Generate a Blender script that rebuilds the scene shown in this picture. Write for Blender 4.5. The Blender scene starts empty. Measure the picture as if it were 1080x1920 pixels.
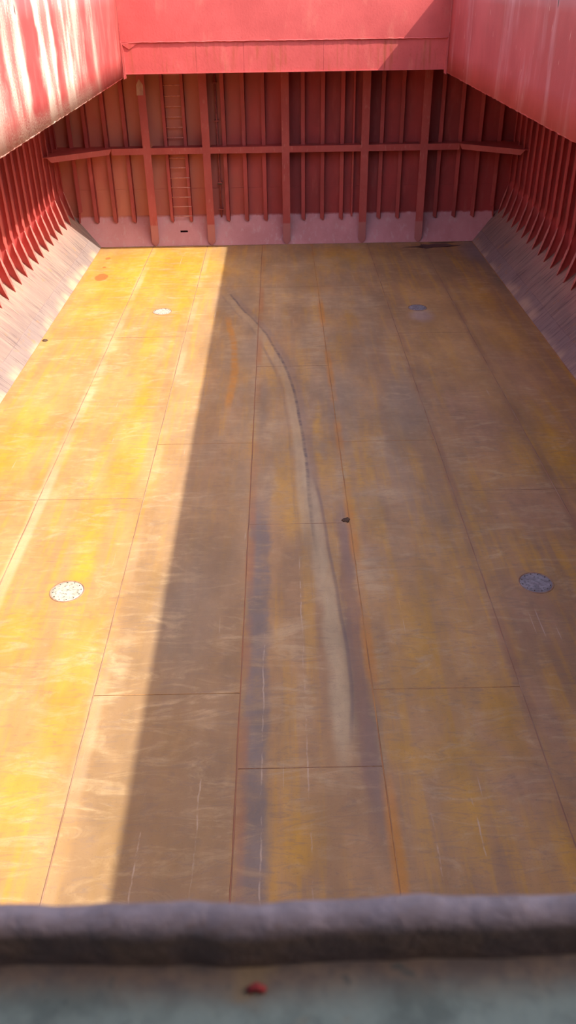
import bpy, math, random
from mathutils import Matrix, Vector
random.seed(7)
S = bpy.context.scene
COL = S.collection

# ------------------------------------------------------------------ camera
F_PX, PITCH, YAW, ROLL = 1565.96, 0.5684, 0.0041, -0.0158
CAM = Vector((-0.25, 0.0, 8.4))
fw = Vector((math.sin(YAW)*math.cos(PITCH), math.cos(YAW)*math.cos(PITCH), -math.sin(PITCH)))
rt0 = Vector((math.cos(YAW), -math.sin(YAW), 0)); up0 = rt0.cross(fw)
rt = math.cos(ROLL)*rt0 + math.sin(ROLL)*up0
up = -math.sin(ROLL)*rt0 + math.cos(ROLL)*up0
cd = bpy.data.cameras.new('camera'); cam = bpy.data.objects.new('camera', cd); COL.objects.link(cam)
m = Matrix.Identity(4)
for i in range(3):
    m[i][0] = rt[i]; m[i][1] = up[i]; m[i][2] = -fw[i]; m[i][3] = CAM[i]
cam.matrix_world = m
cd.sensor_fit = 'VERTICAL'; cd.sensor_height = 36.0; cd.lens = 36.0*F_PX/1920.0
cd.clip_start = 0.02; cd.clip_end = 400
cd.dof.use_dof = True; cd.dof.focus_distance = 17.0; cd.dof.aperture_fstop = 9.0
S.camera = cam

# ------------------------------------------------------------------ sky, sun, exposure
SUN_TRAVEL = Vector((-0.866, 0.36, -1.0)).normalized()
W = bpy.data.worlds.new('sky'); S.world = W; W.use_nodes = True
wn = W.node_tree; wn.nodes.clear()
sky = wn.nodes.new('ShaderNodeTexSky'); sky.sky_type = 'NISHITA'; sky.sun_disc = False
sky.sun_elevation = math.asin(-SUN_TRAVEL.z); sky.sun_rotation = math.atan2(-SUN_TRAVEL.x, -SUN_TRAVEL.y)
sky.air_density = 1.3; sky.dust_density = 3.0; sky.ozone_density = 1.0
bg = wn.nodes.new('ShaderNodeBackground'); bg.inputs['Strength'].default_value = 0.30
wo = wn.nodes.new('ShaderNodeOutputWorld')
wn.links.new(sky.outputs[0], bg.inputs[0]); wn.links.new(bg.outputs[0], wo.inputs[0])
sd = bpy.data.lights.new('sun', 'SUN'); sd.energy = 5.1; sd.angle = math.radians(0.53); sd.color = (1.0, 0.94, 0.84)
sun = bpy.data.objects.new('sun', sd); COL.objects.link(sun); sun.location = (20, -10, 30)
sun.rotation_euler = SUN_TRAVEL.to_track_quat('-Z', 'Y').to_euler()
vs = S.view_settings
vs.view_transform = 'Standard'; vs.look = 'None'; vs.gamma = 1.0; vs.use_curve_mapping = False; vs.exposure = 0.42

# ------------------------------------------------------------------ material node helper
class G:
    def __init__(s, name, rough=0.6, spec=0.3):
        s.mat = bpy.data.materials.new(name); s.mat.use_nodes = True
        s.nt = s.mat.node_tree; s.nt.nodes.clear()
        s.b = s.nt.nodes.new('ShaderNodeBsdfPrincipled'); s.o = s.nt.nodes.new('ShaderNodeOutputMaterial')
        s.nt.links.new(s.b.outputs[0], s.o.inputs[0])
        s.b.inputs['Roughness'].default_value = rough; s.b.inputs['Specular IOR Level'].default_value = spec
        g = s.nt.nodes.new('ShaderNodeNewGeometry'); s.pos = g.outputs['Position']
        sp = s.nt.nodes.new('ShaderNodeSeparateXYZ'); s.nt.links.new(s.pos, sp.inputs[0])
        s.x, s.y, s.z = sp.outputs
    def put(s, sock, v):
        if isinstance(v, bpy.types.NodeSocket): s.nt.links.new(v, sock)
        elif v is not None:
            if isinstance(v, (tuple, list)) and len(v) == 3 and sock.type == 'RGBA': v = (*v, 1)
            sock.default_value = v
    def math(s, op, a, b=None, clamp=False):
        n = s.nt.nodes.new('ShaderNodeMath'); n.operation = op; n.use_clamp = clamp
        s.put(n.inputs[0], a); s.put(n.inputs[1], b); return n.outputs[0]
    def vec(s, op, a, b=None):
        n = s.nt.nodes.new('ShaderNodeVectorMath'); n.operation = op
        s.put(n.inputs[0], a); s.put(n.inputs[1], b)
        return n.outputs['Value'] if op == 'LENGTH' else n.outputs[0]
    def noise(s, scale=(1, 1, 1), detail=4, rough=0.55, off=(0, 0, 0), vec=None, dist=0, color=False):
        v = s.vec('MULTIPLY', vec or s.pos, scale)
        if any(off): v = s.vec('ADD', v, off)
        n = s.nt.nodes.new('ShaderNodeTexNoise'); n.inputs['Scale'].default_value = 1
        n.inputs['Detail'].default_value = detail; n.inputs['Roughness'].default_value = rough
        n.inputs['Distortion'].default_value = dist
        s.put(n.inputs['Vector'], v); return n.outputs[1 if color else 0]
    def step(s, v, a, b, lo=0.0, hi=1.0):
        n = s.nt.nodes.new('ShaderNodeMapRange'); n.interpolation_type = 'SMOOTHSTEP'
        s.put(n.inputs[0], v)
        for i, q in zip((1, 2, 3, 4), (a, b, lo, hi)): n.inputs[i].default_value = q
        return n.outputs[0]
    def mix(s, f, a, b, mode='MIX'):
        n = s.nt.nodes.new('ShaderNodeMix'); n.data_type = 'RGBA'; n.blend_type = mode
        s.put(n.inputs[0], f); s.put(n.inputs[6], a); s.put(n.inputs[7], b); return n.outputs[2]
    def mul(s, *a):
        r = a[0]
        for k in a[1:]: r = s.math('MULTIPLY', r, k)
        return r
    def mx(s, *a):
        r = a[0]
        for k in a[1:]: r = s.math('MAXIMUM', r, k)
        return r
    def flatpos(s, amp, sc=(0.9, 0.5, 0.9)):            # position flattened on the floor and wobbled by noise
        w = s.vec('MULTIPLY', s.vec('SUBTRACT', s.noise(sc, 3, color=True), (0.5, 0.5, 0.5)), (amp, amp*2.2, 0))
        return s.vec('MULTIPLY', s.vec('ADD', s.pos, w), (1, 1, 0))
    def ell(s, p, cx, cy, rx, ry, soft=0.6):
        n = s.nt.nodes.new('ShaderNodeVectorMath'); n.operation = 'MULTIPLY_ADD'; s.put(n.inputs[0], p)
        n.inputs[1].default_value = (1/rx, 1/ry, 0); n.inputs[2].default_value = (-cx/rx, -cy/ry, 0)
        return s.step(s.vec('LENGTH', n.outputs[0]), 1.0-soft, 1.0+soft*0.6, 1.0, 0.0)
    def band(s, v, c, w, soft):                       # soft band |v-c|<w
        return s.step(s.math('ABSOLUTE', s.math('SUBTRACT', v, c)), w, w+soft, 1.0, 0.0)
    def curve(s, pts, lo_y, hi_y, lo_x, hi_x):          # x as a smooth function of y
        n = s.nt.nodes.new('ShaderNodeFloatCurve'); c = n.mapping.curves[0]
        ps = sorted(((y-lo_y)/(hi_y-lo_y), (x-lo_x)/(hi_x-lo_x)) for x, y in pts)
        c.points[0].location = ps[0]; c.points[1].location = ps[-1]
        for q in ps[1:-1]: c.points.new(*q)
        n.mapping.update()
        s.put(n.inputs['Value'], s.step2(s.y, lo_y, hi_y)); 
        return s.math('ADD', s.math('MULTIPLY', n.outputs[0], hi_x-lo_x), lo_x)
    def step2(s, v, a, b):
        n = s.nt.nodes.new('ShaderNodeMapRange'); s.put(n.inputs[0], v); n.inputs[1].default_value = a; n.inputs[2].default_value = b
        return n.outputs[0]
    def bump(s, h, strength=0.3, dist=0.01):
        n = s.nt.nodes.new('ShaderNodeBump'); n.inputs['Strength'].default_value = strength; n.inputs['Distance'].default_value = dist
        s.put(n.inputs['Height'], h); s.nt.links.new(n.outputs[0], s.b.inputs['Normal'])
    def done(s, col, rough=None):
        s.put(s.b.inputs['Base Color'], col)
        if rough is not None: s.put(s.b.inputs['Roughness'], rough)
        return s.mat

RED = (0.58, 0.105, 0.095); RED_D = (0.42, 0.075, 0.07); RED_L = (0.64, 0.18, 0.15)
def red_paint(name, base=RED, dark=RED_D, light=RED_L, rust=0.35, rough=0.6):
    g = G(name, rough)
    n1 = g.noise((0.7, 0.7, 0.35), 5, 0.6); n2 = g.noise((5, 5, 1.2), 4, 0.6, (3, 1, 2)); n3 = g.noise((40, 40, 40), 3, 0.6)
    c = g.mix(g.step(n1, 0.35, 0.7), base, dark); c = g.mix(g.mul(g.step(n2, 0.5, 0.75), 0.5), c, light)
    c = g.mix(g.mul(g.step(g.noise((1.6, 1.6, 0.8), 4, 0.6, (9, 4, 1)), 0.5, 0.7), rust), c, (0.27, 0.095, 0.035))
    c = g.mix(g.mul(g.step(n3, 0.62, 0.72), 0.35), c, (0.16, 0.035, 0.03))
    g.bump(g.math('ADD', n2, g.math('MULTIPLY', n3, 0.4)), 0.25, 0.01)
    return g.done(c)
M_RED = red_paint('red_paint', rust=0.2)
M_FRAME = red_paint('red_frame_paint', (0.47, 0.085, 0.072), (0.33, 0.06, 0.052), (0.56, 0.15, 0.12), 0.2)

def bulkhead_mat():
    g = G('bulkhead_paint', 0.6)
    n1 = g.noise((0.5, 0.5, 0.3), 4, 0.6); n2 = g.noise((4, 4, 1), 4, 0.6, (3, 1, 2)); n3 = g.noise((30, 30, 30), 3, 0.6)
    c = g.mix(g.step(n1, 0.35, 0.65), (0.43, 0.065, 0.058), (0.30, 0.05, 0.045))
    left = g.math('SUBTRACT', 1.0, g.step(g.x, -5.5, 0.6))                 # browner, lighter ladder side; warm floor bounce partly put into the colour
    c = g.mix(g.mul(left, g.step(n1, 0.25, 0.6, 0.45, 0.95)), c, (0.56, 0.205, 0.13))
    c = g.mix(g.mul(g.step(n2, 0.5, 0.75), 0.35), c, (0.50, 0.13, 0.10))
    low = g.math('SUBTRACT', 1.0, g.step(g.math('ADD', g.z, g.math('MULTIPLY', n2, 0.12)), 0.98, 1.05))
    c = g.mix(g.mul(low, 0.85), c, g.mix(g.step(n1, 0.35, 0.65), (0.68, 0.345, 0.345), (0.56, 0.25, 0.245)))
    streak = g.noise((6, 6, 0.35), 4, 0.6, (1, 7, 3))
    c = g.mix(g.mul(low, g.step(streak, 0.52, 0.7), 0.45), c, (0.62, 0.42, 0.40))
    c = g.mix(g.mul(g.step(n3, 0.62, 0.72), 0.3), c, (0.14, 0.035, 0.03))
    g.bump(n2, 0.25, 0.01)
    return g.done(c)
M_BULK = bulkhead_mat()

def post_mat():
    g = G('post_paint', 0.6)
    n1 = g.noise((1, 1, 0.6), 4, 0.6); n2 = g.noise((14, 14, 4), 4, 0.6, (3, 1, 2))
    c = g.mix(g.step(n1, 0.35, 0.65), (0.45, 0.10, 0.082), (0.38, 0.075, 0.062))
    low = g.math('SUBTRACT', 1.0, g.step(g.z, 0.74, 0.80))
    c = g.mix(g.mul(low, 0.75), c, (0.46, 0.20, 0.175))
    c = g.mix(g.mul(g.step(n2, 0.56, 0.75), 0.5), c, (0.52, 0.24, 0.19))
    g.bump(n2, 0.2, 0.006)
    return g.done(c)
M_POST = post_mat()

def coaming_left():
    g = G('chalky_red_coaming', 0.5)
    n1 = g.noise((0.4, 0.4, 0.4), 4, 0.6); n3 = g.noise((34, 34, 26), 3, 0.65); n2 = g.noise((3, 3, 1.0), 4, 0.6, (2, 2, 2))
    c = g.mix(g.step(n1, 0.35, 0.65), (0.50, 0.085, 0.075), (0.42, 0.065, 0.06))
    c = g.mix(g.mul(g.step(n2, 0.45, 0.75), 0.5), c, (0.60, 0.20, 0.17))
    # washed-out chalky runs: bands down the plate at given stations, ragged by noise
    yy = g.math('ADD', g.y, g.math('MULTIPLY', g.math('SUBTRACT', g.noise((0.0, 0.9, 0.9), 3, 0.6, (5, 5, 5)), 0.5), 1.5))
    fade = g.step(g.math('ADD', g.z, g.math('MULTIPLY', n2, 0.9)), 6.1, 7.3, 0.55, 1.0)
    runs = g.mx(g.mul(g.band(yy, 21.9, 0.40, 0.6), 1.0), g.mul(g.band(yy, 20.0, 0.40, 0.4), 1.0), g.mul(g.band(yy, 17.5, 0.35, 0.5), 0.85),
                g.mul(g.band(yy, 25.3, 0.15, 0.7), 0.5), g.mul(g.band(yy, 23.2, 0.35, 0.6), 0.6), g.mul(g.band(yy, 15.5, 0.6, 0.7), 0.8), g.mul(g.band(yy, 10.0, 2.5, 2.0), 0.6))
    rag = g.step(g.math('ADD', g.noise((0.2, 1.3, 0.3), 6, 0.62, (1, 8, 3)), g.math('MULTIPLY', n3, 0.35)), 0.56, 0.80, 0.12, 1.0)
    k = g.mul(runs, fade, rag)
    c = g.mix(g.math('MULTIPLY', k, 1.1, True), c, (0.80, 0.64, 0.50))
    low = g.mul(g.math('SUBTRACT', 1.0, g.step(g.math('ADD', g.z, g.math('MULTIPLY', n2, 0.4)), 6.1, 6.45)), g.step(n3, 0.4, 0.6), g.band(g.y, 20.5, 3.0, 2.0))
    c = g.mix(g.mul(low, 0.75), c, (0.80, 0.64, 0.50))
    chip = g.step(g.noise((6, 22, 6), 4, 0.7, (4, 4, 4)), 0.66, 0.70)
    c = g.mix(g.mul(chip, 0.6), c, (0.25, 0.09, 0.06))
    spot = g.ell(g.vec('MULTIPLY', g.vec('ADD', g.vec('MULTIPLY', g.pos, (0, 1, 0)), g.comb(g.z)), (1, 1, 0)), 7.98, 17.98, 0.09, 0.035, 0.4)
    c = g.mix(spot, c, (0.10, 0.03, 0.025))
    g.bump(g.math('ADD', n3, n2), 0.35, 0.01)
    return g.done(c)
def comb(s, v):
    n = s.nt.nodes.new('ShaderNodeCombineXYZ'); s.put(n.inputs[0], v); return n.outputs[0]
G.comb = comb
def comb3(s, v):
    n = s.nt.nodes.new('ShaderNodeCombineXYZ'); [s.put(n.inputs[i], v) for i in range(3)]; return n.outputs[0]
G.comb3 = comb3
M_CL = coaming_left()

def coaming_right():
    g = G('worn_red_coaming', 0.55)
    n1 = g.noise((0.45, 0.45, 0.3), 4, 0.6); n3 = g.noise((30, 30, 30), 3, 0.65); n2 = g.noise((3, 3, 0.7), 4, 0.6, (2, 2, 2))
    c = g.mix(g.step(n1, 0.35, 0.65), (0.55, 0.105, 0.10), (0.44, 0.075, 0.072))
    runs = g.step(g.noise((0.1, 1.3, 0.22), 4, 0.6, (11, 3, 3)), 0.5, 0.72)
    c = g.mix(g.mul(runs, 0.75), c, (0.62, 0.26, 0.26))
    c = g.mix(g.mul(g.step(n2, 0.5, 0.8), 0.35), c, (0.40, 0.09, 0.06))
    ticks = g.step(g.noise((2, 9, 2.2), 2, 0.6, (7, 1, 4)), 0.70, 0.74)
    c = g.mix(g.mul(ticks, 0.55), c, (0.75, 0.45, 0.36))
    spot = g.ell(g.vec('MULTIPLY', g.vec('ADD', g.vec('MULTIPLY', g.pos, (0, 1, 0)), g.comb(g.z)), (1, 1, 0)), 7.95, 18.32, 0.09, 0.035, 0.4)
    c = g.mix(spot, c, (0.10, 0.03, 0.025))
    g.bump(g.math('ADD', n3, n2), 0.3, 0.008)
    return g.done(c)
M_CR = coaming_right()

def coaming_far():
    g = G('weathered_red_coaming', 0.6)
    n1 = g.noise((0.5, 0.5, 0.5), 4, 0.6); n3 = g.noise((16, 16, 16), 4, 0.65); n2 = g.noise((2.5, 2.5, 1), 4, 0.6, (2, 2, 2))
    c = g.mix(g.step(n1, 0.35, 0.65), (0.60, 0.105, 0.097), (0.50, 0.082, 0.076))
    low = g.math('SUBTRACT', 1.0, g.step(g.z, 6.70, 6.80))
    runs = g.step(g.noise((9, 1, 0.5), 3, 0.6, (1, 3, 3)), 0.45, 0.7)
    c = g.mix(g.mul(low, runs, g.step(n2, 0.35, 0.6), 0.75), c, (0.36, 0.075, 0.035))
    c = g.mix(g.mul(g.step(n3, 0.56, 0.7), 0.4), c, (0.42, 0.06, 0.05))
    c = g.mix(g.mul(g.step(n2, 0.52, 0.75), 0.35), c, (0.66, 0.20, 0.15))
    g.bump(g.math('ADD', n3, n2), 0.5, 0.012)
    return g.done(c)
M_CF = coaming_far()

def hopper_mat():
    g = G('scuffed_hopper_paint', 0.6)
    # streaks run down the slope: squeeze the noise along the ship, stretch it down the slope
    n1 = g.noise((0.5, 0.6, 0.5), 4, 0.6); st = g.noise((0.7, 7.0, 0.7), 4, 0.65, (2, 2, 2)); st2 = g.noise((1.0, 16, 1.0), 3, 0.6, (5, 1, 2))
    n3 = g.noise((25, 25, 25), 3, 0.6)
    lv = g.math('ADD', g.z, g.math('MULTIPLY', g.math('SUBTRACT', n1, 0.5), 0.5))
    c = g.mix(g.step(n1, 0.35, 0.65), (0.31, 0.22, 0.18), (0.25, 0.182, 0.16))
    c = g.mix(g.mul(g.step(st, 0.42, 0.72), 0.6), c, (0.42, 0.30, 0.235))
    c = g.mix(g.mul(g.math('SUBTRACT', 1.0, g.step(g.z, 0.33, 0.36)), 0.5), c, (0.27, 0.215, 0.20))
    c = g.mix(g.mul(g.step(lv, 0.55, 0.95), 0.85), c, g.mix(g.step(st, 0.4, 0.7), (0.42, 0.23, 0.185), (0.46, 0.315, 0.225)))
    c = g.mix(g.mul(g.step(st2, 0.50, 0.66), g.step(g.noise((1, 1, 1), 3, 0.6, (8, 8, 8)), 0.35, 0.6, 0.25, 0.95)), c, (0.14, 0.10, 0.095))
    foot = g.mul(g.math('SUBTRACT', 1.0, g.step(lv, 0.02, 0.24)), g.step(g.noise((0.3, 0.9, 0.3), 3, 0.6, (7, 7, 7)), 0.42, 0.6))
    c = g.mix(g.mul(foot, 0.7), c, (0.55, 0.40, 0.26))
    c = g.mix(g.mul(g.step(g.noise((3, 2.5, 3), 4, 0.7, (1, 5, 9)), 0.60, 0.70), 0.6), c, (0.42, 0.22, 0.10))
    c = g.mix(g.mul(g.step(n3, 0.62, 0.72), 0.4), c, (0.14, 0.10, 0.10))
    g.bump(g.math('ADD', st, g.math('MULTIPLY', n3, 0.5)), 0.3, 0.01)
    return g.done(c)
M_HOP = hopper_mat()

# ------------------------------------------------------------------ tank-top floor paint
ST_Y = [(-3.93, 29.47, 1.32, 2.3), (-3.28, 26.46, 0.43, 3.31), (-5.44, 26.57, 1.04, 2.77), (-5.8, 24.31, 0.64, 1.91), (-3.89, 21.84, 0.26, 2.41), (-3.62, 17.92, 0.3, 2.36), (-3.53, 15.1, 0.35, 1.59), (-3.78, 12.73, 0.29, 1.42), (-3.77, 11.58, 0.24, 0.78), (-6.17, 16.14, 0.58, 1.76), (-3.34, 8.64, 0.38, 1.5), (-3.63, 6.74, 0.33, 0.95), (-2.31, 6.25, 0.24, 0.81), (-2.11, 8.1, 0.1, 1.18), (-4.45, 9.69, 0.33, 0.61), (1.92, 29.98, 1.14, 1.49), (6.01, 25.42, 0.33, 2.06), (5.96, 21.98, 0.51, 1.83), (5.55, 15.23, 0.38, 1.38), (1.7, 9.34, 0.27, 1.06), (1.72, 7.36, 0.89, 0.31), (1.87, 6.53, 0.24, 0.77), (0.94, 5.9, 0.08, 0.62), (0.99, 13.68, 0.1, 1.38), (1.31, 13.29, 0.18, 1.32), (2.89, 5.86, 0.18, 0.48), (-0.07, 13.24, 0.22, 0.94), (-0.23, 14.55, 0.26, 1.73), (2.56, 8.08, 0.22, 0.88), (-1.74, 7.71, 0.28, 0.55), (-1.63, 5.96, 0.37, 0.42), (-1.22, 6.3, 0.16, 0.66), (-0.16, 6.21, 0.31, 0.43), (0.53, 15.89, 0.11, 1.97)]
ST_P = [(-4.98, 18.73, 0.16, 2.21), (-5.03, 22.09, 0.24, 1.22), (-0.57, 16.43, 0.19, 1.03), (-0.52, 14.14, 0.19, 0.62), (1.72, 13.76, 0.46, 0.28), (0.94, 25.18, 0.98, 0.81), (-0.37, 25.51, 0.66, 1.13), (-0.2, 9.57, 0.32, 0.54), (0.65, 21.83, 0.41, 2.41), (1.78, 15.84, 0.32, 0.53), (-4.92, 13.99, 0.42, 0.2), (2.37, 24.61, 0.48, 0.97), (0.88, 14.3, 0.15, 0.84), (1.2, 11.12, 0.25, 0.74), (3.87, 23.82, 0.31, 0.55), (-1.55, 21.93, 0.29, 1.61), (-0.04, 8.15, 0.17, 0.59), (-2.73, 8.84, 0.15, 0.65), (-0.9, 18.4, 0.13, 1.84)]
ST_B = [(0.45, 8.13, 0.16, 1.09), (0.43, 9.79, 0.15, 1.5), (0.33, 11.61, 0.13, 1.41), (0.3, 13.13, 0.1, 1.11), (0.19, 14.32, 0.08, 1.26)]
ST_G = [(-0.76, 12.46, 0.13, 1.21), (-0.71, 10.21, 0.17, 1.59), (-0.71, 7.97, 0.18, 1.46), (-0.61, 6.22, 0.15, 0.73), (0.64, 8.97, 0.11, 1.57), (0.84, 7.47, 0.15, 1.35), (0.82, 12.07, 0.13, 1.32), (-1.7, 25.58, 0.67, 2.08), (-1.11, 21.91, 0.32, 2.02), (-0.76, 17.8, 0.15, 1.75), (-1.77, 10.51, 0.51, 1.93), (6.98, 30.5, 0.76, 1.39), (7.02, 27.29, 0.42, 2.32), (2.59, 17.67, 0.49, 1.73), (1.11, 17.73, 0.5, 1.74)]
ST_M = [(4.45, 13.0, 0.88, 1.1), (3.68, 10.08, 0.58, 1.17), (3.96, 17.05, 0.96, 2.19), (5.49, 19.41, 0.66, 2.0), (3.16, 7.87, 0.28, 1.14), (1.23, 12.39, 0.19, 1.03), (2.58, 7.25, 0.41, 0.86)]
SEAM_X = [-5.0, -2.97, -0.92, 0.93, 3.0, 5.0]

def floor_mat():
    g = G('tank_top_paint', 0.55, 0.35)
    OCH = (0.60, 0.315, 0.032); PEACH = (0.50, 0.280, 0.098); MAUVE = (0.37, 0.215, 0.098); GREY = (0.27, 0.20, 0.13)
    PALE = (0.56, 0.385, 0.195); BEIGE = (0.54, 0.40, 0.22)
    big = g.noise((0.55, 0.16, 1), 4, 0.55); mid = g.noise((1.6, 0.5, 1), 5, 0.6, (4, 9, 0)); wipe = g.noise((0.9, 2.6, 1), 5, 0.68, (2, 3, 0), dist=1.8)
    longi = g.noise((5, 0.22, 1), 4, 0.6, (8, 1, 0)); fine = g.noise((45, 45, 1), 3, 0.65); scr = g.noise((1.8, 7, 1), 4, 0.72, (6, 2, 0), dist=2.2)
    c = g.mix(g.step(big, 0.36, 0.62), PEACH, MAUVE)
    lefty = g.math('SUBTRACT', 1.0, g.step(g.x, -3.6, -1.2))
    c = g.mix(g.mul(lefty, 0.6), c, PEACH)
    c = g.mix(g.mul(g.step(longi, 0.45, 0.68), 0.55), c, OCH)
    p = g.flatpos(0.55)
    p2 = g.flatpos(0.16, (2.5, 1.2, 1))
    def group(lst, pp, soft): return g.mx(*[g.ell(pp, *e, soft) for e in lst])
    mm = group(ST_M, p, 0.7); c = g.mix(g.mul(mm, g.step(mid, 0.3, 0.6, 0.4, 0.9)), c, (0.41, 0.235, 0.125))
    my = group(ST_Y, p, 0.8); c = g.mix(g.mul(my, g.step(mid, 0.25, 0.6, 1.0, 0.6)), c, OCH)
    back = g.ell(p, -4.6, 29.0, 2.6, 3.6, 0.7); c = g.mix(g.mul(back, 0.85), c, OCH)
    brown = g.mul(g.band(g.x, -1.9, 0.75, 0.5), g.math('SUBTRACT', 1.0, g.step(g.y, 9.0, 18.0)), 0.85); c = g.mix(brown, c, (0.29, 0.178, 0.085))
    mg = group(ST_G, p2, 0.7); c = g.mix(g.mul(mg, g.step(mid, 0.3, 0.65, 0.45, 0.9)), c, GREY)
    mp = group(ST_P, p, 0.9); c = g.mix(g.mul(mp, g.step(wipe, 0.35, 0.6, 0.1, 0.85)), c, PALE)
    mb = group(ST_B, p2, 0.6); c = g.mix(g.mul(mb, 0.8), c, BEIGE)
    # wiped, swept strokes across the plates
    c = g.mix(g.mul(g.step(wipe, 0.47, 0.72), g.step(mid, 0.35, 0.6, 0.2, 0.75)), c, PALE)
    c = g.mix(g.mul(g.step(scr, 0.50, 0.66), 0.38), c, (0.24, 0.165, 0.115))
    # centre area is greyer, driven over
    cen = g.mul(g.band(g.x, 0.3, 1.6, 2.0), g.step(g.y, 9.0, 15.0, 0.25, 1.0), g.step(mid, 0.4, 0.6, 0.2, 0.6))
    c = g.mix(cen, c, (0.38, 0.265, 0.155))
    wob_x = g.math('ADD', g.x, g.math('MULTIPLY', g.math('SUBTRACT', g.noise((1.5, 0.8, 0), 5, 0.65, (3, 9, 0)), 0.5), 0.5))
    slate = g.mul(g.band(wob_x, -0.70, 0.12, 0.14), g.math('SUBTRACT', 1.0, g.step(g.y, 12.0, 16.0)), g.step(wipe, 0.35, 0.65, 0.85, 0.35))
    c = g.mix(slate, c, (0.225, 0.175, 0.145))
    plum = g.mul(g.band(wob_x, 0.78, 0.06, 0.12), g.band(g.y, 9.8, 2.6, 1.6), 0.6); c = g.mix(plum, c, (0.27, 0.155, 0.11))
    wx = g.math('ADD', g.x, g.math('MULTIPLY', g.math('SUBTRACT', g.noise((0, 1.4, 0), 3, 0.6, (0, 3, 0)), 0.5), 0.10))
    for sx, ya, yb in ((-0.02, 5.3, 8.6), (-2.02, 5.4, 6.9), (1.42, 5.3, 6.2), (-1.36, 5.6, 7.0), (-0.60, 5.3, 9.6), (1.95, 5.9, 6.6), (-0.02, 9.2, 11.5)):
        c = g.mix(g.mul(g.band(wx, sx, 0.003, 0.012), g.band(g.y, (ya+yb)/2, (yb-ya)/2, 0.3), g.step(g.noise((9, 2.2, 0), 4, 0.7, (sx*5, ya, 0)), 0.44, 0.62, 0.0, 0.6)), c, (0.58, 0.44, 0.31))
    c = g.mix(g.mul(g.ell(p, 5.0, 22.0, 1.9, 4.5, 0.8), 0.5), c, (0.55, 0.325, 0.14))
    # skid marks left by the grab loader: a dark arc with pale rubbed edges, then a fan
    pts = [(-1.98, 26.38), (-1.51, 24.81), (-1.0, 23.38), (-0.53, 21.68), (-0.18, 20.0), (0.02, 18.37), (0.14, 16.67), (0.19, 14.97), (0.21, 13.71), (0.26, 12.43), (0.34, 11.0)]
    xc = g.curve(pts, 11.0, 26.38, -2.2, 0.6)
    rng = g.mul(g.step(g.y, 11.0, 13.5), g.math('SUBTRACT', 1.0, g.step(g.y, 25.6, 26.4)))
    jag = g.math('MULTIPLY', g.math('SUBTRACT', g.noise((1.5, 0.55, 0), 2, 0.5, (7, 7, 0)), 0.5), 0.14)
    dx = g.math('ADD', g.math('SUBTRACT', g.x, xc), jag)
    c = g.mix(g.mul(g.band(dx, -0.28, 0.01, 0.05), rng, g.step(longi, 0.4, 0.65, 0.0, 0.5)), c, (0.22, 0.16, 0.12))
    c = g.mix(g.mul(g.band(dx, -0.10, 0.07, 0.10), rng, g.step(g.y, 15.0, 24.0, 0.55, 0.2)), c, BEIGE)
    c = g.mix(g.mul(g.band(dx, 0.015, 0.010, 0.05), rng, g.step(wipe, 0.3, 0.65, 0.95, 0.35)), c, (0.12, 0.09, 0.08))
    c = g.mix(g.mul(g.band(dx, 0.12, 0.03, 0.12), rng, 0.35), c, (0.25, 0.18, 0.15))
    pts2 = [(0.28, 14.8), (0.45, 13.13), (0.52, 11.6), (0.60, 10.17), (0.64, 8.97), (0.60, 8.03), (0.51, 7.3)]
    xd = g.curve(pts2, 7.3, 14.8, 0.1, 0.8); r2 = g.mul(g.step(g.y, 7.3, 8.2), g.math('SUBTRACT', 1.0, g.step(g.y, 13.6, 14.8)))
    d2 = g.math('ADD', g.math('SUBTRACT', g.x, xd), g.math('MULTIPLY', jag, 0.6))
    c = g.mix(g.mul(g.band(d2, 0.0, 0.012, 0.03), r2, 0.45), c, (0.17, 0.125, 0.115))
    c = g.mix(g.mul(g.band(d2, -0.13, 0.05, 0.09), r2, 0.5), c, BEIGE)
    pts3 = [(-1.86, 24.3), (-1.72, 22.8), (-1.55, 21.4), (-1.47, 20.0), (-1.52, 18.4), (-1.56, 17.2)]
    xo = g.curve(pts3, 17.2, 24.3, -2.1, -1.3); r3 = g.mul(g.step(g.y, 17.2, 18.4), g.math('SUBTRACT', 1.0, g.step(g.y, 23.2, 24.3)))
    c = g.mix(g.mul(g.band(g.math('ADD', g.math('SUBTRACT', g.x, xo), jag), 0.0, 0.03, 0.11), r3, g.step(wipe, 0.35, 0.65, 0.85, 0.4)), c, (0.60, 0.26, 0.045))
    # rust and dust gathered along the welds
    for xs, col, w, k in ((-5.0, (0.60, 0.44, 0.27), 0.06, 0.5), (-2.97, (0.56, 0.40, 0.23), 0.05, 0.45), (-0.92, (0.42, 0.17, 0.06), 0.02, 0.55), (0.93, (0.56, 0.24, 0.045), 0.03, 0.75), (3.0, (0.33, 0.17, 0.09), 0.04, 0.6), (5.0, (0.30, 0.16, 0.09), 0.04, 0.5)):
        c = g.mix(g.mul(g.band(g.x, xs+(0.02 if xs > 0 else 0.06), w, 0.10), g.step(g.noise((0.5, 0.45, 1), 3, 0.6, (xs*3, 2, 0)), 0.38, 0.62), k), c, col)
    # bare scratches along the ship
    sc = g.mul(g.step(g.noise((16, 0.35, 1), 3, 0.5, (1, 6, 0)), 0.70, 0.73), g.step(g.noise((1, 1, 1), 2, 0.5, (4, 4, 0)), 0.48, 0.6))
    c = g.mix(g.mul(sc, 0.5), c, (0.62, 0.50, 0.38))
    # paint blisters bottom-left of the ladder and damp corner
    q = g.flatpos(0.10, (6, 6, 1))
    c = g.mix(g.mx(g.ell(q, -6.3, 28.05, 0.22, 0.42, 0.15), g.ell(q, -6.45, 30.3, 0.10, 0.18, 0.2), g.ell(q, -6.4, 29.2, 0.07, 0.1, 0.2)), c, (0.52, 0.17, 0.045))
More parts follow.
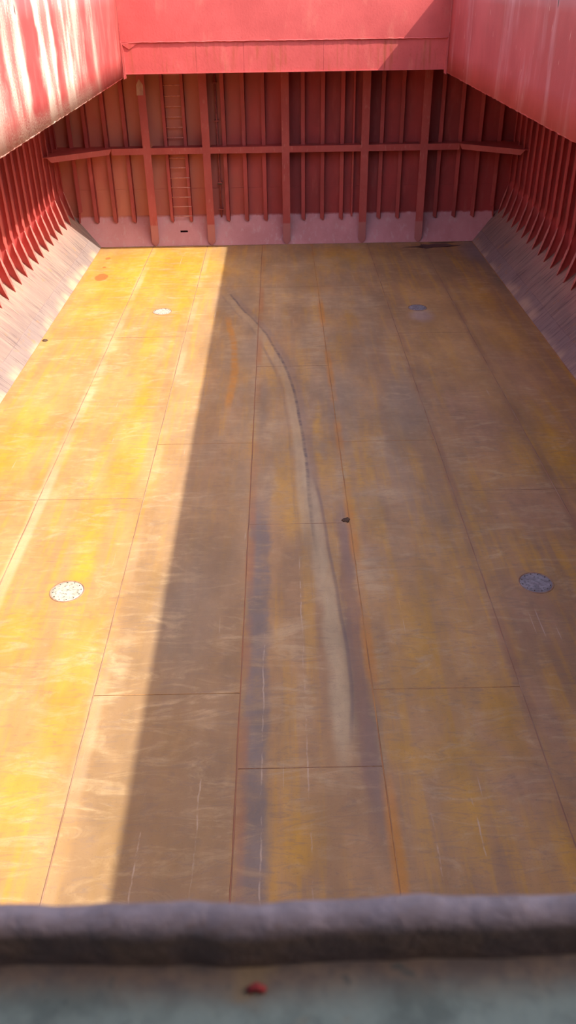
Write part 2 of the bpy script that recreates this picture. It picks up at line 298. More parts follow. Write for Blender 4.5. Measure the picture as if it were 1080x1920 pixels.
    c = g.mix(g.mul(g.ell(p, 7.1, 30.2, 0.9, 1.9, 0.8), 0.8), c, (0.28, 0.22, 0.20))
    c = g.mix(g.mul(g.ell(q, 3.86, 23.75, 0.36, 0.55, 0.6), 0.55), c, (0.50, 0.38, 0.33))
    c = g.mix(g.mul(g.step(fine, 0.56, 0.72), 0.38), c, (0.20, 0.12, 0.07))
    tone = g.step(g.noise((0.9, 0.4, 1), 4, 0.7, (12, 5, 0)), 0.3, 0.7, 0.84, 1.14)
    c = g.mix(1.0, c, g.comb3(tone), 'MULTIPLY')
    g.bump(fine, 0.15, 0.006)
    return g.done(c)
M_FLOOR = floor_mat()

def simple(name, a, b, scale=(6, 6, 6), rough=0.65, bump=0.3, lo=0.4, hi=0.65, spec=0.3):
    g = G(name, rough, spec); n = g.noise(scale, 5, 0.65)
    g.bump(n, bump, 0.01)
    return g.done(g.mix(g.step(n, lo, hi), a, b))
M_WELD_OCHRE = simple('ochre_weld', (0.48, 0.25, 0.09), (0.33, 0.17, 0.08), (12, 1.5, 12))
M_WELD_RUST = simple('rust_weld', (0.36, 0.16, 0.08), (0.25, 0.14, 0.09), (12, 1.2, 12))
M_WELD_DARK = simple('dark_weld', (0.30, 0.16, 0.09), (0.40, 0.25, 0.15), (12, 1.2, 12))
M_WELD_RED = simple('red_weld', (0.38, 0.07, 0.06), (0.50, 0.11, 0.09), (9, 9, 9))
M_WELD_HOP = simple('grey_weld', (0.24, 0.17, 0.165), (0.36, 0.27, 0.25), (9, 2, 9))
M_GAP = simple('joint_steel', (0.10, 0.06, 0.045), (0.16, 0.09, 0.06))
M_RUSTDARK = simple('dark_rust', (0.075, 0.045, 0.03), (0.14, 0.08, 0.04), (20, 20, 20), 0.8)
M_WET = simple('damp_sludge', (0.06, 0.03, 0.022), (0.10, 0.05, 0.035), (4, 4, 4), 0.35, 0.15)
M_SLOT = simple('shadowed_rust', (0.05, 0.02, 0.02), (0.09, 0.03, 0.03))  # near-black backing, shade inside the slot put into its colour
M_PALE = simple('bare_primer', (0.52, 0.36, 0.27), (0.42, 0.24, 0.19), (5, 5, 3))
M_DECK = simple('deck_green', (0.16, 0.19, 0.16), (0.22, 0.23, 0.19), (3, 3, 3))
M_PIPE = simple('pipe_red', (0.40, 0.09, 0.07), (0.28, 0.06, 0.05), (5, 5, 5))
M_BLOCKER = simple('sun_blocker_grey', (0.20, 0.22, 0.21), (0.26, 0.26, 0.24), (2, 2, 2))  # for the added panels that block sun behind the camera

def disc_mat(name, base, pale, dark, rim):
    g = G(name, 0.6)
    n = g.noise((22, 22, 22), 5, 0.7); n2 = g.noise((7, 7, 7), 4, 0.7, (3, 3, 3))
    c = g.mix(g.step(n2, 0.38, 0.62), base, pale); c = g.mix(g.mul(g.step(n, 0.52, 0.64), 0.85), c, dark)
    g.bump(n, 0.5, 0.006)
    return g.done(c)
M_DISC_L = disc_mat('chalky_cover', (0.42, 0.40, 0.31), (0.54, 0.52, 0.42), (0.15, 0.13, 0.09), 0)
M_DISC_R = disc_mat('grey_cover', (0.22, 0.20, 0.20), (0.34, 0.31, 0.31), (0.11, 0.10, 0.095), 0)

def lip_mat():
    g = G('rusty_coaming_lip', 0.75)
    n = g.noise((28, 28, 28), 5, 0.65); n2 = g.noise((90, 90, 90), 4, 0.65, (2, 2, 2))
    c = g.mix(g.step(n, 0.4, 0.6), (0.235, 0.165, 0.17), (0.165, 0.115, 0.12)); c = g.mix(g.mul(g.step(n2, 0.55, 0.7), 0.5), c, (0.16, 0.09, 0.07))
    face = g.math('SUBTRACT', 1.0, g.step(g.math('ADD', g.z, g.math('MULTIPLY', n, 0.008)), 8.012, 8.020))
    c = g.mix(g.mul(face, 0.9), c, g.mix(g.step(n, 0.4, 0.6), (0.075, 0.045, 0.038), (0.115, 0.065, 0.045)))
    g.bump(n2, 0.8, 0.004)
    return g.done(c)
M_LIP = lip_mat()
def ledge_mat():
    g = G('grey_green_ledge', 0.75)
    n = g.noise((18, 18, 18), 5, 0.65); n2 = g.noise((60, 60, 60), 4, 0.65, (2, 2, 2)); n3 = g.noise((9, 9, 9), 4, 0.6, (5, 5, 5))
    c = g.mix(g.step(n, 0.38, 0.62), (0.165, 0.178, 0.148), (0.095, 0.102, 0.086))
    rust = g.step(g.math('ADD', g.y, g.math('MULTIPLY', g.math('SUBTRACT', n3, 0.5), 0.03)), 0.205, 0.226)
    c = g.mix(g.mul(rust, 0.9), c, g.mix(g.step(n2, 0.4, 0.6), (0.085, 0.050, 0.040), (0.13, 0.075, 0.05)))
    c = g.mix(g.mul(g.step(n3, 0.60, 0.68), 0.7), c, (0.19, 0.115, 0.055))
    c = g.mix(g.mul(g.step(n2, 0.62, 0.7), 0.7), c, (0.05, 0.05, 0.045))
    g.bump(n2, 0.6, 0.003)
    return g.done(c)
M_LEDGE = ledge_mat()

M_BRK = simple('worn_bracket_paint', (0.55, 0.21, 0.175), (0.47, 0.12, 0.10), (4, 4, 4))
# ------------------------------------------------------------------ mesh helpers
class MB:
    def __init__(s): s.v = []; s.f = []
    def box(s, x0, x1, y0, y1, z0, z1):
        b = len(s.v)
        s.v += [(x0, y0, z0), (x1, y0, z0), (x1, y1, z0), (x0, y1, z0), (x0, y0, z1), (x1, y0, z1), (x1, y1, z1), (x0, y1, z1)]
        s.f += [tuple(b+i for i in q) for q in ((0, 3, 2, 1), (4, 5, 6, 7), (0, 1, 5, 4), (1, 2, 6, 5), (2, 3, 7, 6), (3, 0, 4, 7))]
        return s
    def prism(s, poly, d):                  # poly: list of 3D points, d: extrusion vector
        b = len(s.v); n = len(poly); d = Vector(d)
        s.v += [tuple(p) for p in poly] + [tuple(Vector(p)+d) for p in poly]
        s.f += [tuple(b+i for i in range(n))[::-1], tuple(b+n+i for i in range(n))]
        s.f += [(b+i, b+(i+1) % n, b+n+(i+1) % n, b+n+i) for i in range(n)]
        return s
    def tube(s, pts, r, n=8, ry=None, jit=0.0, closed=True):   # swept round bar; pts 3D
        rings = []
        for i, p in enumerate(pts):
            p = Vector(p); a = Vector(pts[max(i-1, 0)]); c = Vector(pts[min(i+1, len(pts)-1)])
            t = (c-a).normalized(); ref = Vector((0, 0, 1)) if abs(t.z) < 0.9 else Vector((1, 0, 0))
            u = t.cross(ref).normalized(); w = u.cross(t).normalized(); rr = r*(1+random.uniform(-jit, jit))
            b = len(s.v); rings.append(b)
            for k in range(n):
                an = 2*math.pi*k/n; s.v.append(tuple(p + u*math.cos(an)*rr + w*math.sin(an)*(ry or rr)))
        for a, b in zip(rings, rings[1:]):
            s.f += [(a+k, a+(k+1) % n, b+(k+1) % n, b+k) for k in range(n)]
        s.f += [tuple(rings[0]+k for k in range(n))[::-1], tuple(rings[-1]+k for k in range(n))]
        return s
    def mesh(s, name):
        me = bpy.data.meshes.new(name); me.from_pydata(s.v, [], s.f); me.update()
        import bmesh
        bm = bmesh.new(); bm.from_mesh(me); bmesh.ops.recalc_face_normals(bm, faces=bm.faces); bm.to_mesh(me); bm.free()
        return me
    def build(s, name, mat, parent=None, smooth=False, loc=None):
        return link(name, s.mesh(name), mat, parent, smooth, loc)
def link(name, me, mat, parent=None, smooth=False, loc=None):
    if mat and not me.materials: me.materials.append(mat)
    if smooth:
        for p in me.polygons: p.use_smooth = True
    o = bpy.data.objects.new(name, me); COL.objects.link(o)
    if loc: o.location = loc
    if parent: o.parent = parent
    return o
def empty(name, loc=(0, 0, 0)):
    o = bpy.data.objects.new(name, None); COL.objects.link(o); o.location = loc; return o
def tag(o, label=None, cat=None, group=None, kind=None):
    for k, v in (('label', label), ('category', cat), ('group', group), ('kind', kind)):
        if v: o[k] = v
    return o

HW = 6.94; SH = 8.27; YB = 32.40; YF = 31.77; DECK = 6.9; YN = -2.6     # floor half width, shell, bulkhead, post face, deck underside, near bulkhead
HX = 5.06; Y0 = 0.23; Y1 = 29.47                                          # hatch opening
ZT = 8.43; ZB = 5.86                                                      # side coaming top and bottom

# ------------------------------------------------------------------ floor with its plates and welds
fl = MB().box(-9.6, 9.6, YN, 33.0, -0.30, -0.012).build('floor', M_GAP)
tag(fl, 'ochre and brown painted steel plate floor of the cargo hold', None, None, 'structure')
xs = [-HW] + SEAM_X + [HW]
butts = [[4.9, 13.74, 22.34], [4.9, 13.74, 22.36], [8.48, 15.94, 26.78], [7.15, 12.75, 20.12, 26.66], [8.50, 15.93, 26.68], [5.1, 13.81, 22.34], [5.1, 13.83, 22.40]]
for i in range(7):
    ys = [YN] + butts[i] + [YF+0.03]
    for a, b in zip(ys, ys[1:]):
        gp = 0.002; x0, x1, y0, y1 = xs[i]+gp, xs[i+1]-gp, a+gp, b-gp; c = 0.006; dz = random.uniform(-0.002, 0.002)
        mb = MB(); mb.v = [(x0, y0, -0.012), (x1, y0, -0.012), (x1, y1, -0.012), (x0, y1, -0.012),
                           (x0, y0, -c), (x1, y0, -c), (x1, y1, -c), (x0, y1, -c),
                           (x0+c, y0+c, dz), (x1-c, y0+c, dz), (x1-c, y1-c, dz), (x0+c, y1-c, dz)]
        mb.f = [(3, 2, 1, 0), (8, 9, 10, 11)] + [(k, (k+1) % 4, 4+(k+1) % 4, 4+k) for k in range(4)] + [(4+k, 4+(k+1) % 4, 8+(k+1) % 4, 8+k) for k in range(4)]
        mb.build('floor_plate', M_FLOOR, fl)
def weld(p0, p1, r, mat, parent, name='weld_seam', step=0.35, wob=0.004, ry=None):
    p0, p1 = Vector(p0), Vector(p1); n = max(2, int((p1-p0).length/step)); pts = []
    side = (p1-p0).normalized().cross(Vector((0, 0, 1)))
    for k in range(n+1): pts.append(p0.lerp(p1, k/n) + side*random.uniform(-wob, wob))
    return MB().tube(pts, r, 6, ry or r*0.5, 0.25).build(name, mat, parent, True)
for x, mt in zip(SEAM_X, (M_WELD_DARK, M_WELD_DARK, M_WELD_RUST, M_WELD_OCHRE, M_WELD_DARK, M_WELD_DARK)):
    weld((x, YN, 0.0), (x, YF, 0.0), 0.010, mt, fl)
for i in range(7):
    for b in butts[i]: weld((xs[i], b, 0), (xs[i+1], b, 0), 0.006, M_WELD_DARK if i % 2 else M_WELD_OCHRE, fl)

# ------------------------------------------------------------------ far bulkhead
wb = MB().box(-9.0, 9.0, YB+0.012, YB+0.25, -0.25, DECK+0.3).build('wall_back', M_BULK)
tag(wb, 'dark red far bulkhead with vertical stiffeners and a horizontal stringer', None, None, 'structure')
colx = [-SH-0.2, -4.9, -2.8, 0.0, 2.8, 4.9, SH+0.2]; rowz = [0.98, 1.93, 3.36, DECK]
for a, b in zip(colx, colx[1:]):
    for c, d in zip(rowz, rowz[1:]):
        MB().box(a+0.003, b-0.003, YB, YB+0.02, c+0.003, d-0.003).build('bulkhead_panel', M_BULK, wb)
for a, b in zip(colx[1:-1], colx[2:-1]):
    weld((a+0.05, YB-0.002, 1.93), (b-0.05, YB-0.002, 1.93), 0.008, M_WELD_RED, wb)
# sloping stool plates at the foot; the one under the ladder has a slot cut through it
ST_A, ST_B = (YF+0.02, 0.0), (YB-0.005, 1.0)
def stp(x, t): return (x, ST_A[0]+(ST_B[0]-ST_A[0])*t, ST_A[1]+(ST_B[1]-ST_A[1])*t)
dn = Vector((0, 0.02, -0.012))
for a, b in zip(colx, colx[1:]):
    a += 0.002; b -= 0.002; mb = MB()
    if a < -3.85 < b:
        x0, x1, t0, t1 = -3.98, -3.70, 0.44, 0.50
        for (p, q, r, s_) in ((a, b, 0, t0), (a, b, t1, 1), (a, x0, t0, t1), (x1, b, t0, t1)):
            mb.prism([stp(p, r), stp(q, r), stp(q, s_), stp(p, s_)], dn)
        so = mb.build('stool_plate', M_BULK, wb)
        MB().prism([Vector(stp(x0-.05, t0-.1))+dn*5, Vector(stp(x1+.05, t0-.1))+dn*5, Vector(stp(x1+.05, t1+.1))+dn*5, Vector(stp(x0-.05, t1+.1))+dn*5], dn).build('slot_backing', M_SLOT, so)
    else:
        mb.prism([stp(a, 0), stp(b, 0), stp(b, 1), stp(a, 1)], dn).build('stool_plate', M_BULK, wb)
weld((-7.2, YF+0.01, 0.005), (7.0, YF+0.01, 0.005), 0.018, M_WELD_DARK, wb, 'foot_weld')

def post(x):
    p = MB().box(x-0.011, x+0.011, YF+0.02, YB+0.01, 0.0, DECK).build('post', M_POST, wb)      # web
    w = 0.135; pl = [(x-w, YF, DECK), (x-w, YF, 0.16), (x-0.02, YF, 0.012), (x+0.02, YF, 0.012), (x+w, YF, 0.16), (x+w, YF, DECK)]
    MB().prism(pl, (0, 0.022, 0)).build('flange', M_POST, p)
    return p
posts = [post(x) for x in (-4.9, -2.8, 0.0, 2.8, 4.9)]
pp = MB().prism([(-5.06, YF-0.006, 5.10), (-4.84, YF-0.006, 5.10), (-4.82, YF-0.006, 5.42), (-4.94, YF-0.006, 5.60), (-5.05, YF-0.006, 5.42)], (0, 0.008, 0)).build('primer_patch', M_PALE, posts[0])
def stiffener(x, name='stiffener', mat=M_FRAME, zb=0.80, fwid=0.075, parent=None, dirn=1):
    yf = YB-0.22
    web = [(x-0.006, yf, zb), (x-0.006, yf, DECK), (x-0.006, YB+0.005, DECK), (x-0.006, YB+0.005, 0.99), (x-0.006, yf+0.10, zb)]
    s_ = MB().prism(web, (0.012, 0, 0)).build(name, mat, parent or wb)
    e = x+0.006*dirn; f0, f1 = (e-2*fwid*dirn, e)
    MB().prism([(f0, yf, DECK), (f0, yf, zb+0.06), (f1-0.03*dirn, yf, zb-0.02), (f1, yf, zb), (f1, yf, DECK)], (0, 0.014, 0)).build('flange', mat, s_)
    return s_
for x in (0.7, 1.4, 2.1, 3.5, 4.2, 5.6, 6.3, 7.0):
    stiffener(x)
    if x not in (3.5, 4.2): stiffener(-x)
for sgn in (-1, 1):                                             # outermost stiffeners bend on to the hopper
    x = 7.7*sgn; yf = YB-0.22
    web = [(x-0.006, yf, 1.15), (x-0.006, yf, DECK), (x-0.006, YB, DECK), (x-0.006, YB, 0.80), (x-0.006, yf-0.10, 0.80)]
    s_ = MB().prism(web, (0.012, 0, 0)).build('stiffener', M_FRAME, wb)
    MB().prism([(x-0.14*(1 if sgn > 0 else 0), yf, DECK), (x-0.14*(1 if sgn > 0 else 0), yf, 1.2), (x, yf, 1.15), (x+0.14*(0 if sgn > 0 else 1), yf, 1.2), (x+0.14*(0 if sgn > 0 else 1), yf, DECK)], (0, 0.014, 0)).build('flange', M_FRAME, s_)
# narrow pipe beside the second post and a narrow bar beside the fourth
pipe = MB().tube([(-2.42, YB-0.10, 0.93), (-2.42, YB-0.10, 3.0), (-2.42, YB-0.10, DECK-0.01)], 0.032, 10).build('sounding_pipe', M_PIPE, wb, True)
for z in (1.2, 2.1, 2.14, 4.2, 5.4):
    MB().box(-2.50, -2.34, YB-0.15, YB-0.001, z-0.02, z+0.02).build('clamp', M_RUSTDARK if z in (2.1,) else M_PIPE, pipe)
bar = MB().box(2.40, 2.46, YB-0.16, YB+0.004, 0.90, DECK).build('narrow_stiffener', M_FRAME, wb)
# horizontal stringer with wide end brackets
ZS = 3.40
def strz(name, a, b):
    s_ = MB().box(a, b, YF+0.02, YB+0.004, ZS-0.016, ZS).build(name, M_FRAME, wb)
    MB().box(a, b, YF, YF+0.02, ZS-0.19, ZS+0.02).build('flange', M_POST, s_)
edges = [-6.15, -4.9, -2.8, 0.0, 2.8, 4.9, 6.15]
for a, b in zip(edges, edges[1:]):
    strz('stringer', a+(0.136 if a > -6 else 0), b-(0.136 if b < 6 else 0))
for sgn in (-1, 1):
    A, B = Vector((6.15*sgn, YF, 0)), Vector((8.02*sgn, 30.35, 0))
    pl = [(A.x, A.y+0.02, ZS), (B.x, B.y+0.02, ZS), (SH*sgn, 30.30, ZS), (SH*sgn, YB, ZS), (A.x, YB, ZS)]
    br = MB().prism(pl, (0, 0, -0.016)).build('stringer_bracket', M_FRAME, wb)
    d = (B-A).normalized(); B2 = B + d*0.10
    h0, h1 = ZS-0.17, ZS+0.01
    MB().prism([(A.x, A.y, h1), (A.x+d.x*0.12, A.y+d.y*0.12, h0), (B2.x-d.x*0.16, B2.y-d.y*0.16, h0), (B2.x, B2.y, h1)], (d.y*-0.02*sgn*-1, 0.02, 0)).build('flange', M_POST, br)

# ------------------------------------------------------------------ ladder between two stiffener rails
lad = empty('ladder', (-3.85, YB, 0.8)); tag(lad, 'red steel rung ladder fixed to the far bulkhead', 'ladder')
bpy.context.view_layer.update()
def adopt(o, p):
    o.parent = p; o.matrix_parent_inverse = Matrix.Translation(-Vector(p.location)); return o
for x, dr in ((-4.2, 1), (-3.5, 1)):
    r = stiffener(x, 'rail', M_FRAME, 0.80, 0.06, lad, dr); adopt(r, lad)
rung_me = MB().tube([(-0.352, 0, 0), (0, 0, 0), (0.352, 0, 0)], 0.018, 8).mesh('rung'); rung_me.materials.append(simple('rung_steel', (0.62, 0.28, 0.22), (0.50, 0.18, 0.14), (9, 9, 9)))
for k in range(16):
    r = link('rung', rung_me, None, None, True, (-3.85, YB-0.215 if k < 5 else YB-0.16, 1.00+0.335*k)); adopt(r, lad)

# ------------------------------------------------------------------ side shells with hopper plates and frames
def side(sgn, name, label):
    wl = MB().box(min(sgn*SH, sgn*(SH+0.2)), max(sgn*SH, sgn*(SH+0.2)), YN, YB+0.2, -0.2, DECK+0.3).build(name, M_RED)
    tag(wl, label, None, None, 'structure')
    # hopper plates: two strakes, butts along the ship
    nrm = Vector((sgn*1.0, 0, -1.0)).normalized()*0.02
    for (t0, t1) in ((0.0, 0.345), (0.345, 1.35)):
        yb = [YN, 5.0, 12.4, 18.1, 23.7, 28.9, YB+0.01] if t0 == 0 else [YN, 8.0, 15.0, 21.0, 26.6, YB+0.01]
        for a, b in zip(yb, yb[1:]):
            e = 0.002; q = [(sgn*(HW+t0+e), a+e, t0+e), (sgn*(HW+t1-e), a+e, t1-e), (sgn*(HW+t1-e), b-e, t1-e), (sgn*(HW+t0+e), b-e, t0+e)]
            MB().prism(q, nrm).build('hopper_plate', M_HOP, wl)
            if a > 0: weld((sgn*(HW+t0), a, t0+0.002), (sgn*(HW+t1), a, t1+0.002), 0.008, M_WELD_HOP, wl)
    weld((sgn*(HW+0.345), 0, 0.345), (sgn*(HW+0.345), YB-0.5, 0.345), 0.010, M_WELD_HOP, wl)
    weld((sgn*HW, 0, 0.004), (sgn*HW, YF, 0.004), 0.015, M_WELD_OCHRE, wl, 'foot_weld')
    # frames
    XI = 8.13; fwd = 0.11
    free = [(XI, 1.97), (8.045, 1.70), (7.965, 1.43), (7.905, 1.18), (7.86, 0.935)]
    poly = [(sgn*SH, 0, DECK), (sgn*SH, 0, 1.32)] + [(sgn*7.87, 0, 0.925)] + [(sgn*x, 0, z) for x, z in reversed(free)] + [(sgn*XI, 0, 6.3), (sgn*(XI-0.42), 0, DECK)]
    web = MB().prism(poly, (0, 0.012, 0)).mesh('frame_web'); web.materials.append(M_RED)
    mb = MB()                                     # frame flange with sniped lower end
    mb.prism([(sgn*XI, 0.012, 6.3), (sgn*XI, -fwd, 6.3), (sgn*XI, -fwd, 2.14), (sgn*XI, -0.02, 1.98), (sgn*XI, 0.012, 1.98)], (sgn*-0.014, 0, 0))
    fme = mb.mesh('frame_flange'); fme.materials.append(M_FRAME)
    mb = MB(); wd = [0.02, 0.13, 0.14, 0.11, 0.0]   # bracket flange, tapering to nothing at the toe
    for i in range(4):
        (xa, za), (xb, zb) = free[i], free[i+1]
        q = [(sgn*xa, 0.012, za-(0.02 if i == 0 else 0)), (sgn*xa, -wd[i], za-(0.02 if i == 0 else 0)), (sgn*xb, -wd[i+1]-0.001, zb), (sgn*xb, 0.012, zb)]
        mb.prism(q, (sgn*-0.012, 0, -0.003))
    bme = mb.mesh('bracket_flange'); bme.materials.append(M_BRK)
    for k in range(27):
        y = 32.05-0.70*k
        f = link('side_frame', web, None, wl, False, (0, y+random.uniform(-0.015, 0.015), 0))
        link('flange', fme, None, f); link('bracket_flange', bme, None, f)
    return wl
wl = side(-1, 'wall_left', 'red left side shell with frames above a pale hopper slope')
wr = side(1, 'wall_right', 'shaded red right side shell with frames above a grey hopper slope')

# ------------------------------------------------------------------ deck, near bulkhead
mb = MB()
mb.box(-SH-0.2, -HX-0.02, YN, YB+0.25, DECK, DECK+0.04).box(HX+0.02, SH+0.2, YN, YB+0.25, DECK, DECK+0.04)
mb.box(-HX-0.02, HX+0.02, YN, Y0-0.02, DECK, DECK+0.04).box(-HX-0.02, HX+0.02, Y1+0.05, YB+0.25, DECK, DECK+0.04)
dk = mb.build('ceiling', M_RED); tag(dk, 'red underside of the deck around the hatch opening', None, None, 'structure')
wf = MB().box(-9.0, 9.0, YN-0.2, YN, -0.25, DECK+0.3).build('wall_front', M_RED); tag(wf, 'red near bulkhead below the hatch end', None, None, 'structure')

# ------------------------------------------------------------------ hatch coamings
def grid_plate(x, y0, y1, z0, z1, th, ny, nz, amp):
    """a slightly dished side coaming plate"""
    mb = MB(); inn = []
    for j in range(nz+1):
        for i in range(ny+1):
            a = 0 if i in (0, ny) or j in (0, nz) else random.uniform(-amp, amp)
            mb.v.append((x+a, y0+(y1-y0)*i/ny, z0+(z1-z0)*j/nz))
    n0 = len(mb.v)
    for j in range(nz+1):
        for i in range(ny+1): mb.v.append((x+th, y0+(y1-y0)*i/ny, z0+(z1-z0)*j/nz))
    I = lambda i, j: j*(ny+1)+i
    for j in range(nz):
        for i in range(ny):
            mb.f.append((I(i, j), I(i+1, j), I(i+1, j+1), I(i, j+1))); mb.f.append(tuple(n0+k for k in (I(i, j+1), I(i+1, j+1), I(i+1, j), I(i, j))))
    for i in range(ny):
        for j in (0, nz): mb.f.append((I(i, j), I(i+1, j), n0+I(i+1, j), n0+I(i, j)))
    for j in range(nz):
        for i in (0, ny): mb.f.append((I(i, j), I(i, j+1), n0+I(i, j+1), n0+I(i, j)))
    return mb
for sgn, mat, lab in ((-1, M_CL, 'sunlit red left hatch coaming with white chalky streaks'), (1, M_CR, 'shaded red right hatch coaming with faded paint runs')):
    c = empty('hatch_coaming', (sgn*HX, 15, ZB)); tag(c, lab, 'hatch coaming')
    adopt(grid_plate(sgn*HX, Y0, Y1+0.06, ZB, ZT, sgn*0.02, 40, 4, 0.004).build('coaming_plate', mat, None, True), c)
    pts = [(sgn*(HX+0.032), Y0+k*(Y1+0.02-Y0)/240, ZB+random.uniform(-0.008, 0.008)) for k in range(241)]
    adopt(MB().tube(pts, 0.030, 8, None, 0.22).build('edge_bar', mat, None, True), c)
    adopt(MB().box(*sorted((sgn*(HX+0.02), sgn*(HX+0.22))), Y0, Y1, ZT-0.03, ZT).build('top_rail', M_DECK), c)
# far end
c = empty('hatch_coaming', (0, Y1, 5.95)); tag(c, 'sunlit red far end hatch coaming with a ledge line across it', 'hatch coaming')
for sgn in (-1, 1):
    E = HX-0.006
    lug = [(sgn*E, Y1-0.07, 6.86), (sgn*(E-0.05), Y1-0.07, 6.74), (sgn*(E-0.075), Y1-0.07, 6.58), (sgn*(E-0.075), Y1-0.07, 5.83), (sgn*E, Y1-0.07, 5.80)]
    adopt(MB().prism(lug, (0, 0.10, 0)).build('corner_lug', M_CF), c)
HXS = HX; HX = HX-0.006
ub = [-HX, -1.9, 1.8, HX]
for a, b in zip(ub, ub[1:]):
    adopt(MB().box(a+0.001, b-0.001, Y1-0.03, Y1-0.008, 6.80, ZT).build('upper_plate', M_CF), c)
lb = [-HX, -2.76, -1.28, 1.2, 3.1, HX]
for a, b in zip(lb, lb[1:]):
    adopt(MB().box(a+0.003, b-0.003, Y1, Y1+0.02, 5.96, 6.83).build('lower_plate', M_CF), c)
pts = [(-HX+k*2*HX/120, Y1-0.036, 6.805+random.uniform(-0.006, 0.006)+(-0.03*max(0, 1-k/8))) for k in range(121)]
adopt(MB().tube(pts, 0.016, 6, None, 0.35).build('ledge_bead', M_CF, None, True), c)
adopt(MB().box(-HX, HX, Y1-0.03, Y1+0.12, 5.935, 5.96).build('bottom_flange', M_CF), c)
adopt(MB().box(-HX, HX, Y1+0.02, Y1+0.03, 5.96, DECK).build('backing_plate', M_CF), c)
adopt(MB().prism([(-HX, Y1-0.055, 6.78), (-HX+0.55, Y1-0.03, 6.79), (-HX+0.25, Y1-0.03, 6.62)], (0, 0.05, 0)).build('corner_gusset', M_CF), c)

# near end: what the photographer looks over - a ledge with an upstanding rusty plate edge
c = empty('hatch_coaming', (0, Y0, 7.0)); tag(c, 'grey green near hatch coaming ledge with a rough rusty lip', 'hatch coaming')
ZL = 7.987
mb = MB(); NX, prof = 560, 12
rnd = [random.uniform(-1, 1) for _ in range(2000)]
def wob(x, f, o):
    t = x*f+o+500; i = int(math.floor(t)); u = t-i; u = u*u*(3-2*u); return rnd[i % 2000]*(1-u)+rnd[(i+1) % 2000]*u
xsn = [-HX + 2*HX*i/40 for i in range(16)] ; xsn = [x for x in xsn if x < -0.9] + [-0.9+1.5*i/NX for i in range(NX+1)] + [x for x in [-HX+2*HX*i/40 for i in range(41)] if x > 0.6]
rings = []
for x in xsn:
    h = ZL+0.033 + 0.0025*wob(x, 9, 0) + 0.0020*wob(x, 31, 70) + 0.001*wob(x, 85, 9) - 0.004*math.exp(-((x+0.36)/0.03)**2)
    th = 0.0165 + 0.002*wob(x, 14, 40); yo = Y0 + 0.0025*wob(x, 11, 200) + 0.001*wob(x, 60, 3)
    pf = [(yo, 7.0), (yo, ZL-0.005), (yo, h-0.009), (yo+0.002, h-0.003), (yo+0.006, h), (yo+th-0.006, h), (yo+th-0.002, h-0.003), (yo+th, h-0.010), (yo+th, 7.0)]
    rings.append(len(mb.v)); mb.v += [(x, y, z) for y, z in pf]
for a, b in zip(rings, rings[1:]): mb.f += [(a+k, a+k+1, b+k+1, b+k) for k in range(8)]
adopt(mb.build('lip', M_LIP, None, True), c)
adopt(MB().box(-HX, HX, -0.35, Y0+0.004, ZL-0.02, ZL).build('ledge_plate', M_LEDGE), c)
adopt(MB().box(-HX, HX, -0.37, -0.35, DECK, ZL).build('outer_plate', M_DECK), c)
g_chip = MB().tube([(-0.272, 0.216, ZL+0.001), (-0.268, 0.217, ZL+0.003), (-0.264, 0.216, ZL+0.001)], 0.0020, 6).build('paint_fleck', simple('red_fleck', (0.26, 0.02, 0.02), (0.18, 0.015, 0.015)), None, True)
tag(g_chip, 'tiny red paint fleck lying on the grey near coaming ledge', 'paint fleck')

# upright panels added behind the camera, unseen, to keep sun off the near ledge
hc = empty('added_sun_blocker', (0, -0.9, 8.0)); tag(hc, 'added upright steel panels out of view that shade the near coaming ledge', 'sun blocker')
for y in (-0.62, -1.02):
    adopt(MB().box(-5.3, 5.3, y-0.03, y, 8.02, 10.9).build('blocker_panel', M_BLOCKER), hc)
    for k in range(9): adopt(MB().box(-5.2+k*1.3-0.02, -5.2+k*1.3+0.02, y-0.20, y-0.03, 8.1, 10.8).build('blocker_rib', M_BLOCKER), hc)
adopt(MB().box(-5.3, 5.3, -1.3, -0.6, 7.98, 8.02).build('blocker_base', M_BLOCKER), hc)
adopt(MB().box(-5.2, 5.2, -1.2, -0.8, DECK+0.04, 7.98).build('blocker_foot', M_BLOCKER), hc)

# ------------------------------------------------------------------ flush manhole covers
def cover(x, y, mat, label, seed):
    rr = random.Random(seed); n = 40
    root = empty('manhole_cover', (x, y, 0)); tag(root, label, 'manhole cover', 'flush manhole covers in the hold floor')
    mb = MB(); mb.v.append((0, 0, 0.007))
    for r, z in ((0.10, 0.006), (0.20, 0.0075), (0.255, 0.006), (0.262, 0.001)):
        for k in range(n):
            a = 2*math.pi*k/n; mb.v.append((r*math.cos(a), r*math.sin(a), z+rr.uniform(-0.0012, 0.0012)))
    mb.f = [(0, 1+k, 1+(k+1) % n) for k in range(n)]
    for q in range(3): mb.f += [(1+q*n+k, 1+(q+1)*n+k, 1+(q+1)*n+(k+1) % n, 1+q*n+(k+1) % n) for k in range(n)]
    mb.build('lid', mat, root, True)
    mb = MB(); b = 0
    for r, z in ((0.262, 0.000), (0.266, 0.008), (0.282, 0.009), (0.288, -0.002)):
        for k in range(n):
            a = 2*math.pi*k/n; mb.v.append((r*math.cos(a), r*math.sin(a), z))
    for q in range(3): mb.f += [(q*n+k, (q+1)*n+k, (q+1)*n+(k+1) % n, q*n+(k+1) % n) for k in range(n)]
    mb.build('rim', M_WELD_DARK, root, True)
    boltm = MB().tube([(0, 0, 0.004), (0, 0, 0.013)], 0.010, 6).mesh('bolt'); boltm.materials.append(M_RUSTDARK)
    for k in range(12):
        a = 2*math.pi*(k+0.3)/12; link('bolt', boltm, None, root, False, (0.228*math.cos(a), 0.228*math.sin(a), 0))
cover(-3.84, 10.86, M_DISC_L, 'round chalky white manhole cover in the sunlit floor, nearest the camera', 1)
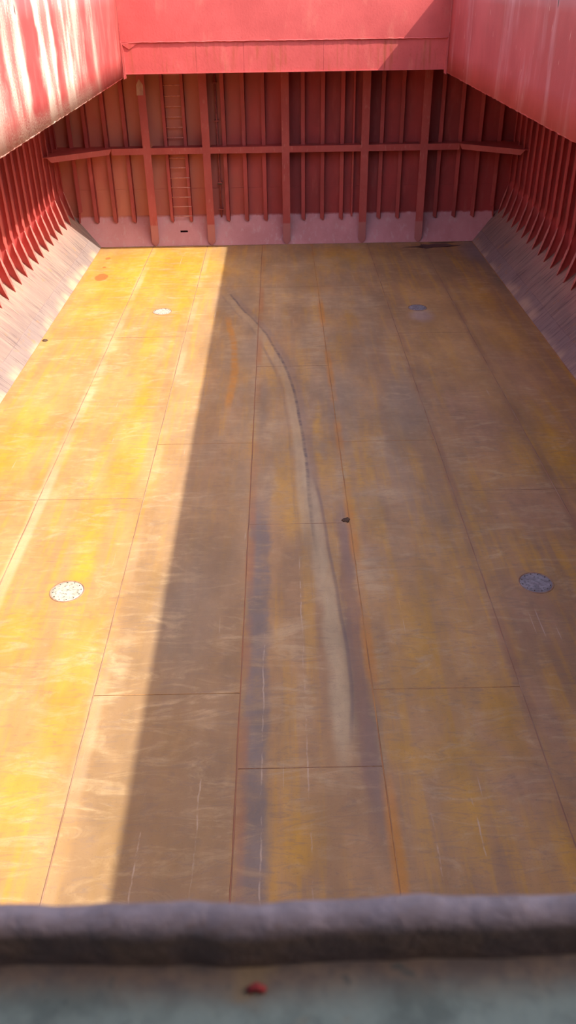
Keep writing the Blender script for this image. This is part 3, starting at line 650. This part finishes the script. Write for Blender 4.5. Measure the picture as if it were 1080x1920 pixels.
cover(-3.84, 24.48, M_DISC_L, 'round white manhole cover far back in the sunlit yellow floor', 2)
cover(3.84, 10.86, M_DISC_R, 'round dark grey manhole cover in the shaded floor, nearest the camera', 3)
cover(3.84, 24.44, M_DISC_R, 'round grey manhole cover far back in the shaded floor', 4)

# ------------------------------------------------------------------ loose bits on the floor
def blob(name, cx, cy, pts, h, mat, label, cat):
    n = len(pts); mb = MB(); mb.v = [(cx+x, cy+y, 0.002) for x, y in pts] + [(cx+x*0.82, cy+y*0.82, h*random.uniform(0.7, 1.1)) for x, y in pts] + [(cx, cy, h)]
    mb.f = [(i, (i+1) % n, n+(i+1) % n, n+i) for i in range(n)] + [(n+i, n+(i+1) % n, 2*n) for i in range(n)] + [tuple(range(n))[::-1]]
    return tag(mb.build(name, mat, None, True), label, cat)
fk = [(-0.085, -0.01), (-0.05, -0.06), (0.0, -0.05), (0.03, -0.10), (0.06, -0.05), (0.085, 0.03), (0.05, 0.09), (0.0, 0.06), (-0.04, 0.05), (-0.07, 0.02)]
blob('rust_flake', 0.86, 12.84, fk, 0.02, M_RUSTDARK, 'dark brown flake of rust scale lying on a floor weld', 'rust flake')
pd = [(-1.15, -0.10), (-0.55, -0.16), (-0.25, -0.34), (0.05, -0.20), (0.55, -0.16), (0.9, -0.05), (1.1, 0.03), (0.75, 0.12), (0.6, 0.30), (0.15, 0.32), (-0.10, 0.20), (-0.35, 0.30), (-0.45, 0.05)]
blob('sludge_patch', 5.35, 31.22, pd, 0.006, M_WET, 'dark damp sludge patch on the floor at the foot of the far bulkhead', 'sludge')
pd2 = [(-0.5, -0.03), (0.1, -0.05), (0.6, 0.0), (0.5, 0.06), (0.0, 0.05), (-0.4, 0.05)]
blob('sludge_patch', 5.75, 31.66, pd2, 0.006, M_WET, 'thin dark sludge line against the far bulkhead, right of the last post', 'sludge')
fk2 = [(-0.06, -0.05), (0.02, -0.08), (0.09, 0.0), (0.05, 0.08), (-0.03, 0.09), (-0.08, 0.03)]
blob('rust_flake', -6.84, 22.22, fk2, 0.03, M_RUSTDARK, 'small dark flake at the foot of the sunlit hopper slope', 'rust flake')
